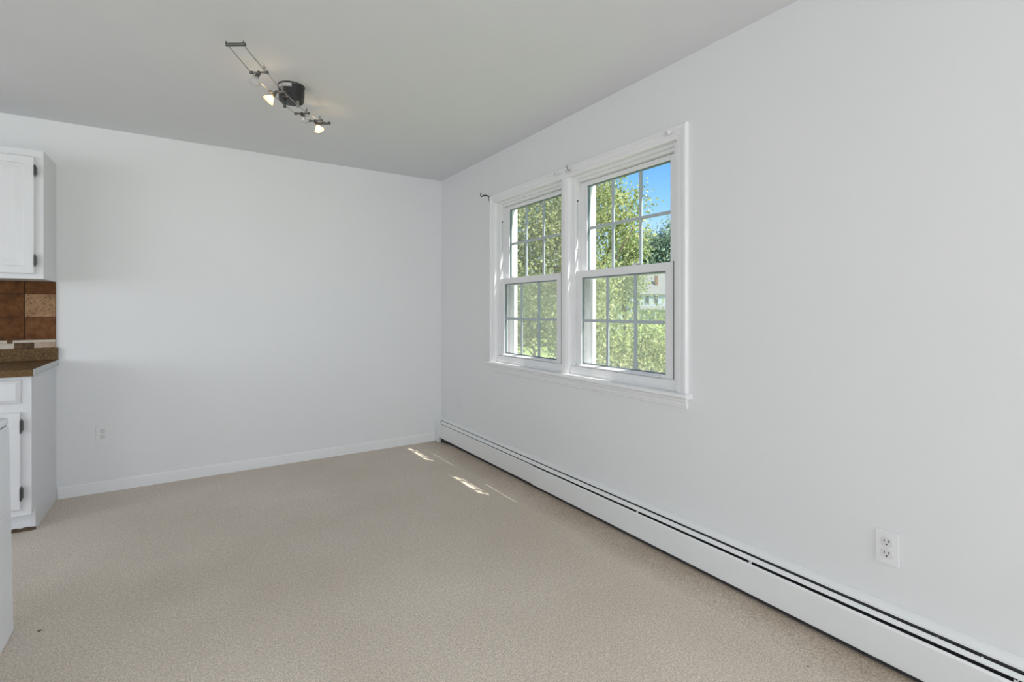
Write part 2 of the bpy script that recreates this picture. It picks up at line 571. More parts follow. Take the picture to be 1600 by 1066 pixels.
for k, (y0, y1) in Y.items():
    win = thing('window_%d' % k, 'white vinyl double-hung window with six-over-six grilles, ' +
                ('farther from the camera, nearer the room corner' if k == 1 else 'nearer the camera, with the blue sky in it'),
                None, (W, (y0 + y1) / 2, ZS), kind='structure')
    f = 0.036
    b = bmesh.new()
    box(b, W + 0.022, W + 0.108, y0, y0 + f, ZS, ZH, 0.0015)
    box(b, W + 0.022, W + 0.108, y1 - f, y1, ZS, ZH, 0.0015)
    box(b, W + 0.022, W + 0.040, y0 + f, y1 - f, 2.037, ZH, 0.001)
    box(b, W + 0.040, W + 0.108, y0 + f, y1 - f, 2.021, ZH, 0.001)
    obj('frame', b, M['vinyl'], win)
    b = prism(bmesh.new(), [(0.012, ZS), (0.010, 0.838), (0.016, 0.868), (0.024, 0.872), (0.108, 0.872), (0.108, ZS)],
              lambda p: (W + p[0], y0 + 0.003, p[1]), lambda p: (W + p[0], y1 - 0.003, p[1]))
    obj('frame_sill', b, M['vinyl'], win)
    # balance tracks on the side of the frame that faces the camera
    yb = y1 - f
    b = bmesh.new()
    box(b, W + 0.0285, W + 0.0335, yb - 0.003, yb, 1.463, 2.020, 0.0008)
    box(b, W + 0.0455, W + 0.0505, yb - 0.003, yb, 1.463, 2.020, 0.0008)
    obj('balance_track', b, M['vinyl'], win)
    g = obj('balance_cover', bx(W + 0.0345, W + 0.0445, yb - 0.0015, yb, 1.463, 1.905), M['track'], win)
    obj('track_stop', bx(W + 0.0345, W + 0.0445, yb - 0.004, yb - 0.0015, 1.898, 1.909), M['groove'], g)
    for zz in ((1.53, 1.565) if k == 1 else (1.60,)):
        obj('track_hole', lathe(bmesh.new(), (W + 0.0395, yb - 0.0015, zz), (0, -1, 0), [(0, 0.003), (0.0012, 0.003)], 10), M['groove'], g)
    # sashes
    lo, ga, gb = sash('lower_sash', win, y0 + 0.043, y1 - 0.037, 0.8725, 1.463, 0.027, 0.057, 0.0505, 0.0175, 0.043, 1.156)
    up, _, _ = sash('upper_sash', win, y0 + 0.038, y1 - 0.0365, 1.411, 2.019, 0.067, 0.097, 0.0575, 0.052, 0.027, 1.727)
    b = prism(bmesh.new(), [(0.027, 0.8735), (0.012, 0.8745), (0.010, 0.879), (0.014, 0.8825), (0.027, 0.8865)],
              lambda p: (W + p[0], ga + 0.028, p[1]), lambda p: (W + p[0], gb + 0.002, p[1]))
    obj('lift_rail', b, M['vinyl'], lo)
    obj('side_seal', bx(W + 0.024, W + 0.030, y0 + 0.0385, y0 + 0.0425, 0.873, 1.466), M['groove'], win)
    # cam lock on the meeting rail
    yc = (y0 + y1) / 2 - (0.10 if k == 2 else -0.22)
    b = bmesh.new()
    if k == 2:
        lathe(b, (W + 0.042, yc, 1.4632), (0, 0, 1), [(0, 0.020), (0.004, 0.020), (0.007, 0.016), (0.012, 0.013), (0.014, 0.009)], 16)
        box(b, W + 0.030, W + 0.046, yc - 0.030, yc + 0.004, 1.4672, 1.4742, 0.002)
    else:
        lathe(b, (W + 0.036, yc, 1.4632), (0, 0, 1), [(0, 0.004), (0.010, 0.0035)], 10)
    obj('sash_lock', b, M['socket'] if k == 2 else M['slot'], lo)
    # outside: brick mould, half screen
    b = bmesh.new()
    e = 0.085
    box(b, W + 0.106, W + 0.150, y0 - 0.05 if k == 2 else y0, y0 + 0.065, ZS - 0.03, 2.16, 0.002)
    box(b, W + 0.106, W + 0.150, y1 - e, y1 + 0.05 if k == 1 else y1, ZS - 0.03, 2.16, 0.002)
    box(b, W + 0.106, W + 0.150, y0 + e, y1 - e, 2.095, 2.16, 0.002)
    box(b, W + 0.100, W + 0.165, y0 + e, y1 - e, ZS - 0.03, 0.868, 0.002)
    obj('outer_casing', b, M['vinyl'], win)
    b = bmesh.new()
    sa, sb, sz0, sz1 = y0 + e, y1 - e, 0.868, 1.452
    for q in ((sa, sa + 0.014, sz0, sz1), (sb - 0.014, sb, sz0, sz1), (sa + .014, sb - .014, sz0, sz0 + 0.012), (sa + .014, sb - .014, sz1 - 0.014, sz1)):
        box(b, W + 0.110, W + 0.120, *q)
    sf = obj('screen_frame', b, M['vinyl'], win)
    p = bmesh.new()
    p.faces.new([p.verts.new(c) for c in ((W + 0.115, sa + .014, sz0 + .012), (W + 0.115, sb - .014, sz0 + .012),
                                          (W + 0.115, sb - .014, sz1 - .014), (W + 0.115, sa + .014, sz1 - .014))])
    obj('screen_mesh', p, M['screen'], sf)

# ------------------------------------------------ interior casing round the pair
tr = thing('trim_1', 'white moulded casing, stool and apron around the paired windows', None, (W, 2.452, ZS), kind='structure')
CP = [(0, 0), (0, 0.006), (0.003, 0.0085), (0.017, 0.0095), (0.020, 0.0125), (0.026, 0.0125), (0.029, 0.0115), (0.041, 0.015),
      (0.045, 0.0185), (0.060, 0.0195), (0.065, 0.017), (0.067, 0.013), (0.067, 0)]
YI0, YI1 = 1.595, 3.309
path = [lambda w, t: (W - t, YI0 - w, ZS), lambda w, t: (W - t, YI0 - w, ZH + w),
        lambda w, t: (W - t, YI1 + w, ZH + w), lambda w, t: (W - t, YI1 + w, ZS)]
for i, nm in enumerate(('side_casing', 'head_casing', 'side_casing')):
    obj(nm, prism(bmesh.new(), CP, lambda p, i=i: path[i](*p), lambda p, i=i: path[i + 1](*p)), M['trim'], tr)
MP = [(2.420, 0), (2.420, 0.006), (2.424, 0.0085), (2.436, 0.009), (2.439, 0.0115), (2.465, 0.0115), (2.468, 0.009), (2.480, 0.0085), (2.484, 0.006), (2.484, 0)]
obj('mullion_casing', prism(bmesh.new(), MP, lambda p: (W - p[1], p[0], ZS), lambda p: (W - p[1], p[0], ZH)), M['trim'], tr)
b = bmesh.new()                                   # wooden jamb liners behind the casing
box(b, W, W + 0.106, 1.585, 1.595, ZS, ZH)
box(b, W, W + 0.106, 3.309, 3.319, ZS, ZH)
box(b, W, W + 0.106, 2.420, 2.484, ZS, ZH)
box(b, W, W + 0.106, 1.585, 3.319, ZH, 2.065)
obj('jamb', b, M['trim'], tr)
nose = [(0.106, 0.796), (-0.036, 0.796), (-0.046, 0.799), (-0.051, 0.804), (-0.051, 0.813), (-0.047, 0.8185), (-0.040, ZS), (0.106, ZS)]
b = along_y(nose, 1.5855, 3.3185)
prism(b, [p for p in [(0, 0.796)] + nose[1:7] + [(0, ZS)]], lambda p: (W + p[0], 1.508, p[1]), lambda p: (W + p[0], 1.5855, p[1]))
prism(b, [p for p in [(0, 0.796)] + nose[1:7] + [(0, ZS)]], lambda p: (W + p[0], 3.3185, p[1]), lambda p: (W + p[0], 3.384, p[1]))
obj('stool', b, M['trim'], tr)
ap = [(0, 0.745), (-0.007, 0.745), (-0.010, 0.749), (-0.010, 0.756), (-0.014, 0.759), (-0.015, 0.776), (-0.019, 0.780), (-0.020, 0.792), (-0.018, 0.796), (0, 0.796)]
obj('apron', along_y(ap, 1.533, 3.345), M['trim'], tr)

# ================================================================== CURTAIN ROD BRACKETS
br = thing('curtain_bracket', 'dark bronze curtain rod bracket sticking out left of the far window casing', 'bracket', (W, 3.372, 2.105), 'curtain rod brackets over the windows')
yb = 3.385
obj('hook', tube(bmesh.new(), [(W - 0.008, yb, 2.080), (W - 0.012, yb, 2.094), (W - 0.010, yb, 2.108), (W - 0.018, yb, 2.118), (W - 0.040, yb, 2.123), (W - 0.066, yb, 2.120),
                               (W - 0.073, yb, 2.112), (W - 0.083, yb, 2.110), (W - 0.090, yb, 2.117), (W - 0.090, yb, 2.128), (W - 0.084, yb, 2.133)], 0.0052, 8), M['bronze'], br, True)
obj('mounting_plate', bx(W - 0.006, W, yb - 0.010, yb + 0.010, 2.068, 2.122, bev=0.002), M['bronze'], br)
for zz in (2.075, 2.114):
    obj('screw', lathe(bmesh.new(), (W - 0.006, yb, zz), (-1, 0, 0), [(0, 0.004), (0.002, 0.0035)], 10), M['screw'], br)


def plate_bracket(y, z, label, L, arm):
    r = thing('curtain_bracket', label, 'bracket', (W - 0.02, y, z), 'curtain rod brackets over the windows')
    x = W - 0.0195 if arm != 'wall' else W
    obj('mounting_plate', bx(x - 0.004, x, y - L / 2, y + L / 2, z - 0.007, z + 0.007, bev=0.0015), M['plate'], r)
    b = bmesh.new()
    box(b, x - 0.016, x - 0.004, y - 0.012, y - 0.008, z - 0.008, z + 0.008)
    box(b, x - 0.016, x - 0.004, y + 0.008, y + 0.012, z - 0.008, z + 0.008)
    box(b, x - 0.018, x - 0.004, y - 0.012, y + 0.012, z - 0.010, z - 0.008)
    obj('cup', b, M['plate'], r)
    for dy in (-0.003, L * 0.32):
        obj('screw', lathe(bmesh.new(), (x - 0.004, y + dy, z + 0.001), (-1, 0, 0), [(0, 0.0042), (0.002, 0.0036)], 10), M['screw'], r)
    if arm == 'hook':
        obj('hook', tube(bmesh.new(), [(x - 0.004, y - 0.014, z), (x - 0.020, y - 0.018, z + 0.004), (x - 0.034, y - 0.026, z + 0.012), (x - 0.040, y - 0.032, z + 0.022)], 0.0034, 8), M['screw'], r, True)
    return r


plate_bracket(2.520, 2.096, 'small white rod bracket over the right end of the far window', 0.060, 'plain')
plate_bracket(2.400, 2.086, 'small white rod bracket with a grey hook above the mullion between the windows', 0.050, 'hook')
plate_bracket(1.632, 2.096, 'small white rod bracket at the right end of the near window head', 0.062, 'plain')

# ================================================================== BASEBOARD HEATER
ht = thing('baseboard_heater', 'long white enamel baseboard heater along the right wall under the windows', 'heater', (W - 0.03, 1.0, 0))
HY0, HY1, HJ = -2.60, 4.205, 2.737
hood = [(0, 0.030), (0, 0.2185), (-0.004, 0.2185), (-0.012, 0.2155), (-0.022, 0.2095), (-0.0285, 0.2035), (-0.0295, 0.1965),
        (-0.0275, 0.1965), (-0.0270, 0.2025), (-0.0205, 0.2075), (-0.004, 0.2120), (-0.003, 0.2120), (-0.003, 0.030)]
obj('back_panel', along_y(hood, HY0, HY1 + 0.005), M['heater'], ht)
fp = [(-0.0615, 0.048), (-0.0625, 0.052), (-0.0625, 0.164), (-0.0600, 0.1705), (-0.0570, 0.1720), (-0.0565, 0.1705),
      (-0.0590, 0.1690), (-0.0605, 0.163), (-0.0605, 0.052), (-0.0450, 0.050), (-0.0450, 0.048)]
obj('front_panel', along_y(fp, HJ, HY1 + 0.005), M['heater'], ht)
obj('front_panel', along_y([(p[0] - 0.0025, p[1] - 0.002) for p in fp], HY0, HJ), M['heater'], ht)
b = bmesh.new()                                   # damper flap, nearly shut at the far end, opening towards the camera


def damper(y):
    t = min(1.0, max(0.0, (y - 0.2) / 4.0))
    fx, fz = -0.0490 - 0.0055 * t, 0.1775 - 0.0015 * t
    rx, rz = -0.0375 + 0.0055 * t, 0.1885 + 0.0055 * t
    pts = []
    for s in (0, .3, .6, 1):
        pts.append((fx + (rx - fx) * s, fz + (rz - fz) * s + 0.0022 * math.sin(math.pi * s)))
    return pts + [(x + 0.0008, z - 0.0015) for x, z in pts[::-1]]


ysec = [HY0 + (HY1 + 0.003 - HY0) * i / 24 for i in range(25)]
rings = [[b.verts.new((W + x, y, z)) for x, z in damper(y)] for y in ysec]
for i in range(24):
    for j in range(8):
        b.faces.new((rings[i][j], rings[i][(j + 1) % 8], rings[i + 1][(j + 1) % 8], rings[i + 1][j]))
b.faces.new(rings[0][::-1]); b.faces.new(rings[-1])
obj('damper', b, M['heater'], ht)
obj('fin_element', bx(W - 0.055, W - 0.004, HY0 + 0.01, HY1, 0.046, 0.160), M['fin'], ht)
ec = [(0, 0.0), (0, 0.2215), (-0.012, 0.2195), (-0.030, 0.2085), (-0.055, 0.1850), (-0.0655, 0.1720), (-0.0655, 0.0)]
obj('slot_shade', bx(W - 0.027, W - 0.0035, HY0 + 0.01, HY1, 0.160, 0.2015), M['fin'], ht)  # dark filler standing in for the shade inside the upper slot
obj('gap_shade', bx(W - 0.044, W - 0.003, HY0 + 0.01, HY1, 0.001, 0.046), M['fin'], ht)  # dark block standing in for the shade under the front panel
obj('end_cap', along_y(ec, 4.205, 4.289), M['heater'], ht)
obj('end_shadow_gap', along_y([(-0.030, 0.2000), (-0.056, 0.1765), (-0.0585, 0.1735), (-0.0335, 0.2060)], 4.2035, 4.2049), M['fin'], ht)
b = along_y([(p[0] - 0.004, p[1] - 0.001) for p in fp], HJ - 0.055, HJ - 0.001)
obj('splice_cover', b, M['heater'], ht)
for yy in (1.805, 1.186, 0.395):
    b = bmesh.new()
    box(b, W - 0.0570, W - 0.0555, yy - 0.005, yy + 0.004, 0.150, 0.176, 0.0005)
    box(b, W - 0.0570, W - 0.0495, yy - 0.005, yy - 0.0035, 0.158, 0.178, 0.0005)
    obj('damper_clip', b, M['heater'], ht)
for yy in (0.575, 0.47):
    obj('rivet', lathe(bmesh.new(), (W - 0.0365, yy, 0.188), (0, 0, 1), [(0, 0.002), (0.003, 0.002)], 8), M['plate'], ht)

# ================================================================== OUTLETS


def outlet(x, y, z, wall, label):
    """Built for a wall whose plane faces -y at the origin, then turned."""
    r = bpy.data.objects.new('electrical_outlet', None)
    r.empty_display_size = 0.05
    COL.objects.link(r)
    tag(r, label, 'outlet', 'duplex outlets on the walls')
    obj('cover_plate', bx(-0.0352, 0.0352, -0.0055, 0, -0.0575, 0.0575, bev=0.003), M['plate'], r)
    for s in (1, -1):
        zc = s * 0.0195
        b = bmesh.new()
        pts = []
        for i in range(28):                       # circle with flattened top and bottom
            a = 2 * math.pi * i / 28
            pts.append((0.0172 * math.cos(a), max(-0.0138, min(0.0138, 0.0172 * math.sin(a)))))
        prism(b, pts, lambda p: (p[0] * 1.05, -0.0050, zc + p[1] * 1.05), lambda p: (p[0], -0.0078, zc + p[1]))
        rc = obj('receptacle', b, M['socket'], r)
        b = bmesh.new()
        prism(b, pts, lambda p: (p[0] * 1.11, -0.0053, zc + p[1] * 1.13), lambda p: (p[0] * 1.11, -0.0058, zc + p[1] * 1.13))
        obj('recess_gap', b, M['track'], rc)
        b = bmesh.new()
        box(b, -0.0080, -0.0055, -0.0084, -0.0060, zc - 0.0005, zc + 0.0085)
        box(b, 0.0055, 0.0078, -0.0084, -0.0060, zc + 0.0005, zc + 0.0080)
        lathe(b, (0, -0.0060, zc - 0.0075), (0, -1, 0), [(0, 0.0026), (0.0024, 0.0026)], 12)
        obj('contact_slots', b, M['slot'], rc)
    obj('screw', lathe(bmesh.new(), (0, -0.0050, 0), (0, -1, 0), [(0, 0.0030), (0.0022, 0.0026)], 12), M['socket'], r)
    r.location = (x, y, z)
    if wall == 'right':
        r.rotation_euler = (0, 0, math.radians(-90))   # faces -x
    return r


outlet(W, 0.7214, 0.4055, 'right', 'white duplex outlet low on the right wall, large at lower right of the photo')
outlet(-0.4715, D, 0.3915, 'far', 'white duplex outlet low on the far wall near the kitchen cabinet')
pj = thing('cover_plate', 'blank white wall plate painted over, on the right wall near the corner', 'wall plate', (W, 3.942, 0.395))
obj('plate', bx(W - 0.0045, W, 3.907, 3.977, 0.3375, 0.4525, bev=0.002), M['wall'], pj)
b = lathe(bmesh.new(), (W - 0.0045, 3.945, 0.377), (-1, 0, 0), [(0, 0.0045), (0.002, 0.0038)], 10)
obj('screw', b, M['screw'], pj)
obj('insert', bx(W - 0.0055, W - 0.0045, 3.933, 3.951, 0.366, 0.424, bev=0.0004), M['wall'], pj)

# ================================================================== KITCHEN CABINETS


def raised_panel(x0, x1, z0, z1, yf, th, rings):
    """Door slab whose front (towards -y) carries concentric steps: rings = (inset, depth)."""
    b = bmesh.new()
    loops = [[(x0, yf + th), (x1, yf + th)]]
    def rect(i, d):
        return [b.verts.new((x0 + i, yf + d, z0 + i)), b.verts.new((x1 - i, yf + d, z0 + i)),
                b.verts.new((x1 - i, yf + d, z1 - i)), b.verts.new((x0 + i, yf + d, z1 - i))]
    prev = rect(0, th)
    b.faces.new(prev)
    for i, d in rings:
        cur = rect(i, d)
        for k in range(4):
            b.faces.new((prev[k], prev[(k + 1) % 4], cur[(k + 1) % 4], cur[k]))
        prev = cur
    b.faces.new(prev)
    return b


def hinge(x, yf, z0, z1, parent):
    b = bmesh.new()
    pts = [(-0.0035, z0 + 0.012), (0, z0), (0.0035, z0 + 0.012), (0.0075, z0 + 0.016), (0.0075, z1 - 0.016), (0.0035, z1 - 0.012), (0, z1), (-0.0035, z1 - 0.012)]
    prism(b, pts, lambda p: (x + p[0], yf - 0.006, p[1]), lambda p: (x + p[0], yf + 0.018, p[1]))
    lathe(b, (x, yf - 0.005, z0 + 0.010), (0, 0, 1), [(0, 0.0045), (z1 - z0 - 0.02, 0.0045)], 10)
    obj('hinge', b, M['hinge'], parent)


XC = -0.704
UY, LY = 3.951, 3.682
up = thing('wall_cabinet', 'white raised-panel wall cabinet hung on the far wall above the tiles', 'cabinet', (-0.95, D, 1.40))
obj('body', bx(-1.21, XC, UY, D - 0.001, 1.402, 2.155, bev=0.0015), M['cabinet'], up)
dr = obj('door', raised_panel(-1.150, -0.740, 1.431, 2.111, UY - 0.0195, 0.019,
                              [(0, 0.004), (0.004, 0), (0.044, 0), (0.047, 0.0065), (0.052, 0.0065), (0.082, 0.0005)]), M['cabinet'], up)
hinge(-0.7375, UY - 0.0205, 1.996, 2.067, dr)
hinge(-0.7375, UY - 0.0205, 1.472, 1.546, dr)

lw = thing('base_cabinet', 'white base cabinet with drawer and door under the granite counter', 'cabinet', (-0.95, D, 0))
b = bmesh.new()
box(b, -1.21, XC - 0.018, LY, D - 0.001, 0.113, 0.862, 0.001)
obj('body', b, M['cabinet'], lw)
pts = [(LY, 0.113), (3.730, 0.132), (3.764, 0.140), (3.768, 0.0), (D - 0.001, 0.0), (D - 0.001, 0.862), (LY, 0.862)]
obj('end_panel', prism(bmesh.new(), pts, lambda p: (XC - 0.018, p[0], p[1]), lambda p: (XC, p[0], p[1])), M['cabinet'], lw)
obj('toe_kick', bx(-1.21, XC - 0.018, 3.772, 3.79, 0.012, 0.114), M['toe'], lw)
df = obj('drawer', raised_panel(-1.150, -0.7435, 0.719, 0.846, LY - 0.0195, 0.019, [(0, 0.014), (0.003, 0.010), (0.020, 0.0)]), M['cabinet'], lw)
dl = obj('door', raised_panel(-1.150, -0.7435, 0.150, 0.672, LY - 0.0195, 0.019,
                              [(0, 0.004), (0.004, 0), (0.044, 0), (0.047, 0.0065), (0.052, 0.0065), (0.082, 0.0005)]), M['cabinet'], lw)
hinge(-0.7415, LY - 0.0205, 0.558, 0.637, dl)
hinge(-0.7415, LY - 0.0205, 0.195, 0.274, dl)
b = bmesh.new()                                   # rotten brown line where the toe kick meets the carpet
ln = 24
vt = [b.verts.new((-1.21 + (XC + 0.002 + 1.21) * i / ln, 3.7660, 0.010 + random.uniform(0, 0.006) + (0.006 if i > 18 else 0))) for i in range(ln + 1)]
vb = [b.verts.new((-1.21 + (XC + 0.002 + 1.21) * i / ln, 3.7640, 0.0005)) for i in range(ln + 1)]
for i in range(ln):
    b.faces.new((vb[i], vb[i + 1], vt[i + 1], vt[i]))
for v in list(b.verts):
    pass
r = bmesh.ops.extrude_face_region(b, geom=b.faces[:])
bmesh.ops.translate(b, vec=(0, 0.0035, 0), verts=[g for g in r['geom'] if isinstance(g, bmesh.types.BMVert)])
obj('stained_edge', b, M['stain'], lw)['label'] = 'dark brown stained bottom edge of the toe kick'

ct = thing('countertop', 'brown speckled granite countertop with upstand on the base cabinet', 'countertop', (-0.95, D, 0.863))
obj('slab', bx(-1.21, -0.6925, 3.652, D - 0.001, 0.8635, 0.900, bev=0.002), M['granite'], ct)
obj('end_edge', bx(-0.6925, -0.6895, 3.656, D - 0.001, 0.8640, 0.9005), M['substrate'], ct)
obj('upstand', bx(-1.21, -0.6925, D - 0.022, D - 0.001, 0.9005, 0.979, bev=0.002), M['granite'], ct)
# spots of glue left on the end panel
# tiled splashback between counter and wall cabinet
sp = thing('splashback', 'rustic brown and tan stone tile splashback between counter and wall cabinet', 'tiles', (-0.95, D, 0.98))
obj('grout', bx(-1.21, -0.7055, D - 0.008, D - 0.001, 0.9795, 1.4015), M['grout'], sp)
rows = [(1.0335, 1.1745), (1.1785, 1.3205), (1.3245, 1.4010)]
colsx = [(-0.8485, -0.7062), (-0.9945, -0.8530), (-1.1405, -0.9990)]
mats = [['tile_rust', 'tile_tan', 'tile_brown'], ['tile_brown', 'tile_brown', 'tile_brown'], ['tile_rust', 'tile_brown', 'tile_tan']]
for i, (xa, xb) in enumerate(colsx):
    for j, (za, zb) in enumerate(rows):
        pr = random.uniform(0.0125, 0.0145)
        o = obj('tile', bx(xa, xb, D - pr, D - 0.006, za, zb, bev=0.0015), M[mats[i][j]], sp)
        if mats[i][j] == 'tile_tan' and i == 0: o['label'] = 'pale pitted tan tile'
for xa, xb, za, zb, mt in ((-0.897, -0.706, 1.0155, 1.0320, 'mosaic_cream'), (-0.806, -0.706, 0.981, 1.0145, 'mosaic_rose'), (-0.8965, -0.8075, 0.981, 1.0145, 'mosaic_dark'),
                           (-1.205, -0.898, 0.981, 1.0120, 'mosaic_cream'), (-0.929, -0.905, 1.0125, 1.0320, 'mosaic_dark'),
                           (-0.904, -0.8980, 1.0125, 1.0320, 'mosaic_cream'), (-1.205, -0.930, 1.0125, 1.0320, 'mosaic_cream')):
    obj('mosaic_piece', bx(xa, xb, D - 0.0125, D - 0.006, za, zb, bev=0.0006), M[mt], sp)

# white appliance at the left edge
apn = thing('kitchen_appliance', 'white enamel kitchen appliance with rounded lid cut by the left edge', 'appliance', (-0.85, 2.3, 0))


def lean(z):
    return -0.550 - 0.0135 * z / 0.81


def slab(z0, z1, grow=0.0, bev=0.004):
    b = bmesh.new()
    prism(b, [(-1.15, 1.95), (1, 1.95), (1, 2.62), (-1.15, 2.62)],
          lambda p: (lean(z0) + grow if p[0] > 0 else p[0], p[1] + (grow if p[1] > 2.2 else 0), z0),
          lambda p: (lean(z1) + grow if p[0] > 0 else p[0], p[1] + (grow if p[1] > 2.2 else 0), z1))
    bmesh.ops.bevel(b, geom=b.edges[:], offset=bev, segments=3, affect='EDGES', profile=0.5)
    return b


obj('body', slab(0.462, 0.7845, 0, 0.003), M['appliance'], apn)
obj('lower_body', slab(0.002, 0.4615, -0.0005, 0.002), M['appliance'], apn)
obj('lid', slab(0.7865, 0.815, 0.001, 0.010), M['appliance'], apn)
obj('seal', slab(0.780, 0.790, -0.006, 0.001), M['groove'], apn)

# ================================================================== TRACK LIGHT
tl = thing('track_light', 'dark low-voltage track light with four halogen heads on the ceiling', 'ceiling light', (0.476, 2.915, H))
uu = Vector((0.574, 0.819, 0)).normalized()
vv = Vector((0.819, -0.574, 0))
MID = Vector((0.472, 2.896, 2.325))


def rail_z(t):
    return 2.325 + (0.210 if t < 0 else 0.345) * t * t


def on_track(t, s=0.0, dz=0.0):
    p = MID + uu * t + vv * s
    p.z = rail_z(t) + dz
    return p


CC = Vector((0.477, 2.918, H))
b = bmesh.new()
lathe(b, CC, (0, 0, -1), [(0, 0.067), (0.004, 0.068), (0.010, 0.066), (0.078, 0.0635), (0.085, 0.060), (0.088, 0.054), (0.0885, 0.0)], 40, True, False)
can = obj('canopy', b, M['black'], tl, False)
b = bmesh.new()                                   # silver sticker wrapped round the top of the canopy
va, vb2 = [], []
a0 = math.atan2(-0.819, -0.574)
for i in range(13):
    a = math.radians(-173 + i * 6.2)
    va.append(b.verts.new((CC.x + 0.0668 * math.cos(a), CC.y + 0.0668 * math.sin(a), H - 0.010)))
    vb2.append(b.verts.new((CC.x + 0.0660 * math.cos(a), CC.y + 0.0660 * math.sin(a), H - 0.028)))
for i in range(12):
    b.faces.new((va[i], va[i + 1], vb2[i + 1], vb2[i]))
r = bmesh.ops.extrude_face_region(b, geom=b.faces[:])
for g in [g for g in r['geom'] if isinstance(g, bmesh.types.BMVert)]:
    d = Vector((g.co.x - CC.x, g.co.y - CC.y, 0)).normalized()
    g.co -= d * 0.003
obj('sticker', b, M['silver'], can)['label'] = 'silver sticker around the canopy rim'
for ang in (-8, 172):
    a = math.radians(ang)
    b = lathe(bmesh.new(), (CC.x + 0.065 * math.cos(a), CC.y + 0.065 * math.sin(a), H - 0.016), (math.cos(a), math.sin(a), 0), [(0, 0.005), (0.005, 0.0045)], 12)
    obj('canopy_screw', b, M['nickel'], can)
RS = 0.0355
for s in (-RS, RS):
    ts = [-0.515 + 0.945 * i / 40 for i in range(41)]
    obj('rail', tube(bmesh.new(), [on_track(t, s) for t in ts], 0.0021, 8), M['nickel'], tl, True)
    p = on_track(0.0, s)
    b = tube(bmesh.new(), [(p.x, p.y, p.z - 0.010), (p.x, p.y, H - 0.080)], 0.0062, 12)
    tube(b, [(p.x, p.y, p.z - 0.012), (p.x, p.y, p.z + 0.010)], 0.0078, 12)
    obj('standoff', b, M['pewter'] if s < 0 else M['nickel'], tl)
for t, ext in ((-0.511, 0.043), (0.424, 0.043)):
    p0, p1 = on_track(t, -ext), on_track(t, ext)
    b = tube(bmesh.new(), [p0, p1], 0.0078, 12)
    for s in (-ext + 0.003, ext - 0.006):
        q = on_track(t, s)
        tube(b, [q, q + Vector((0, 0, 0.013)) - uu * 0.004], 0.003, 8)
    obj('end_bar', b, M['pewter'], tl)


def look(dx, dy, toward):
    """Direction seen as (dx right, dy down) in the view, leaning 'toward' the camera."""
    R_ = Vector((0.8368, -0.5476, 0)); F_ = Vector((0.5476, 0.8368, 0))
    return (R_ * dx - Vector((0, 0, 1)) * dy - F_ * toward).normalized()


def lamp_head(t, aim, lit, label, scale=1.0, s0=-0.034, s1=0.038, drop=0.024):
    c0, c1 = on_track(t, s0 - 0.006), on_track(t, s1 + 0.006)
    b = tube(bmesh.new(), [c0, c1], 0.0045, 10)
    for s in (s0, s1):                            # clamp ferrules on the rails
        tube(b, [on_track(t, s - 0.007), on_track(t, s + 0.007)], 0.0072, 12)
    hd = obj('lamp_head', b, M['pewter'], tl)
    hd['label'] = label
    b = bmesh.new()                               # thumbscrew standing over the right rail
    q = on_track(t, s1 - 0.010)
    tube(b, [q, q + Vector((0, 0, 0.030)) - uu * 0.004], 0.0028, 8)
    lathe(b, q + Vector((0, 0, 0.012)), (0, 0, 1), [(0, 0.006), (0.010, 0.006)], 10)
    obj('thumbscrew', b, M['nickel'], hd)
    m = on_track(t, 0.0)
    piv = m + Vector((0, 0, -0.006)) + aim * 0.010
    side = aim.cross(Vector((0, 0, 1)))
    side = side.normalized() if side.length > 0.2 else vv.copy()
    b = bmesh.new()                               # yoke: a flat ring hugging the lamp holder
    pts = []
    for i in range(15):
        a = math.radians(-130 + 260 * i / 14)
        pts.append(m + aim * (0.018 - 0.018 * math.cos(a)) + side * 0.0155 * math.sin(a))
    tube(b, pts, 0.0034, 8)
    tube(b, [m + Vector((0, 0, 0.006)), m + aim * 0.012], 0.005, 10)
    obj('yoke', b, M['pewter'], hd, True)
    sk = m + aim * 0.014
    obj('socket', lathe(bmesh.new(), sk, aim, [(0, 0.0075), (0.014, 0.0085), (0.016, 0.0065)], 14), M['pewter'], hd)
    r0 = sk + aim * 0.015
    prof = [(0, 0.0070), (0.006, 0.0100), (0.013, 0.0140), (0.021, 0.0190), (0.029, 0.0240), (0.036, 0.0280)] if lit else [(0, 0.0070), (0.006, 0.0105), (0.013, 0.0165), (0.021, 0.0215), (0.028, 0.0245), (0.031, 0.0252)]
    prof = [(d * scale, rr * scale) for d, rr in prof]
    if lit:
        obj('reflector', lathe(bmesh.new(), r0, aim, prof, 28, True, False), M['amber'], hd, True)
        obj('bulb', lathe(bmesh.new(), r0 + aim * 0.006, aim, [(0, 0.003), (0.002, 0.0055), (0.012, 0.0055), (0.014, 0.003)], 14), M['glow'], hd, True)
        l = bpy.data.lights.new('halogen_spill', 'POINT')
        l.energy = lit
        l.color = (1.0, 0.86, 0.68)
        l.shadow_soft_size = 0.006
        lo = bpy.data.objects.new('halogen_spill', l)
        lo.location = r0 + aim * 0.030
        COL.objects.link(lo)
    else:
        mt = M['frosted'] if scale >= 1 else M['clear']
        prof2 = prof + [(0.034 * scale, 0.0235 * scale), (0.0365 * scale, 0.016 * scale), (0.0375 * scale, 0.0)]
        obj('bulb', lathe(bmesh.new(), r0, aim, prof2, 28, True, False), mt, hd, True)


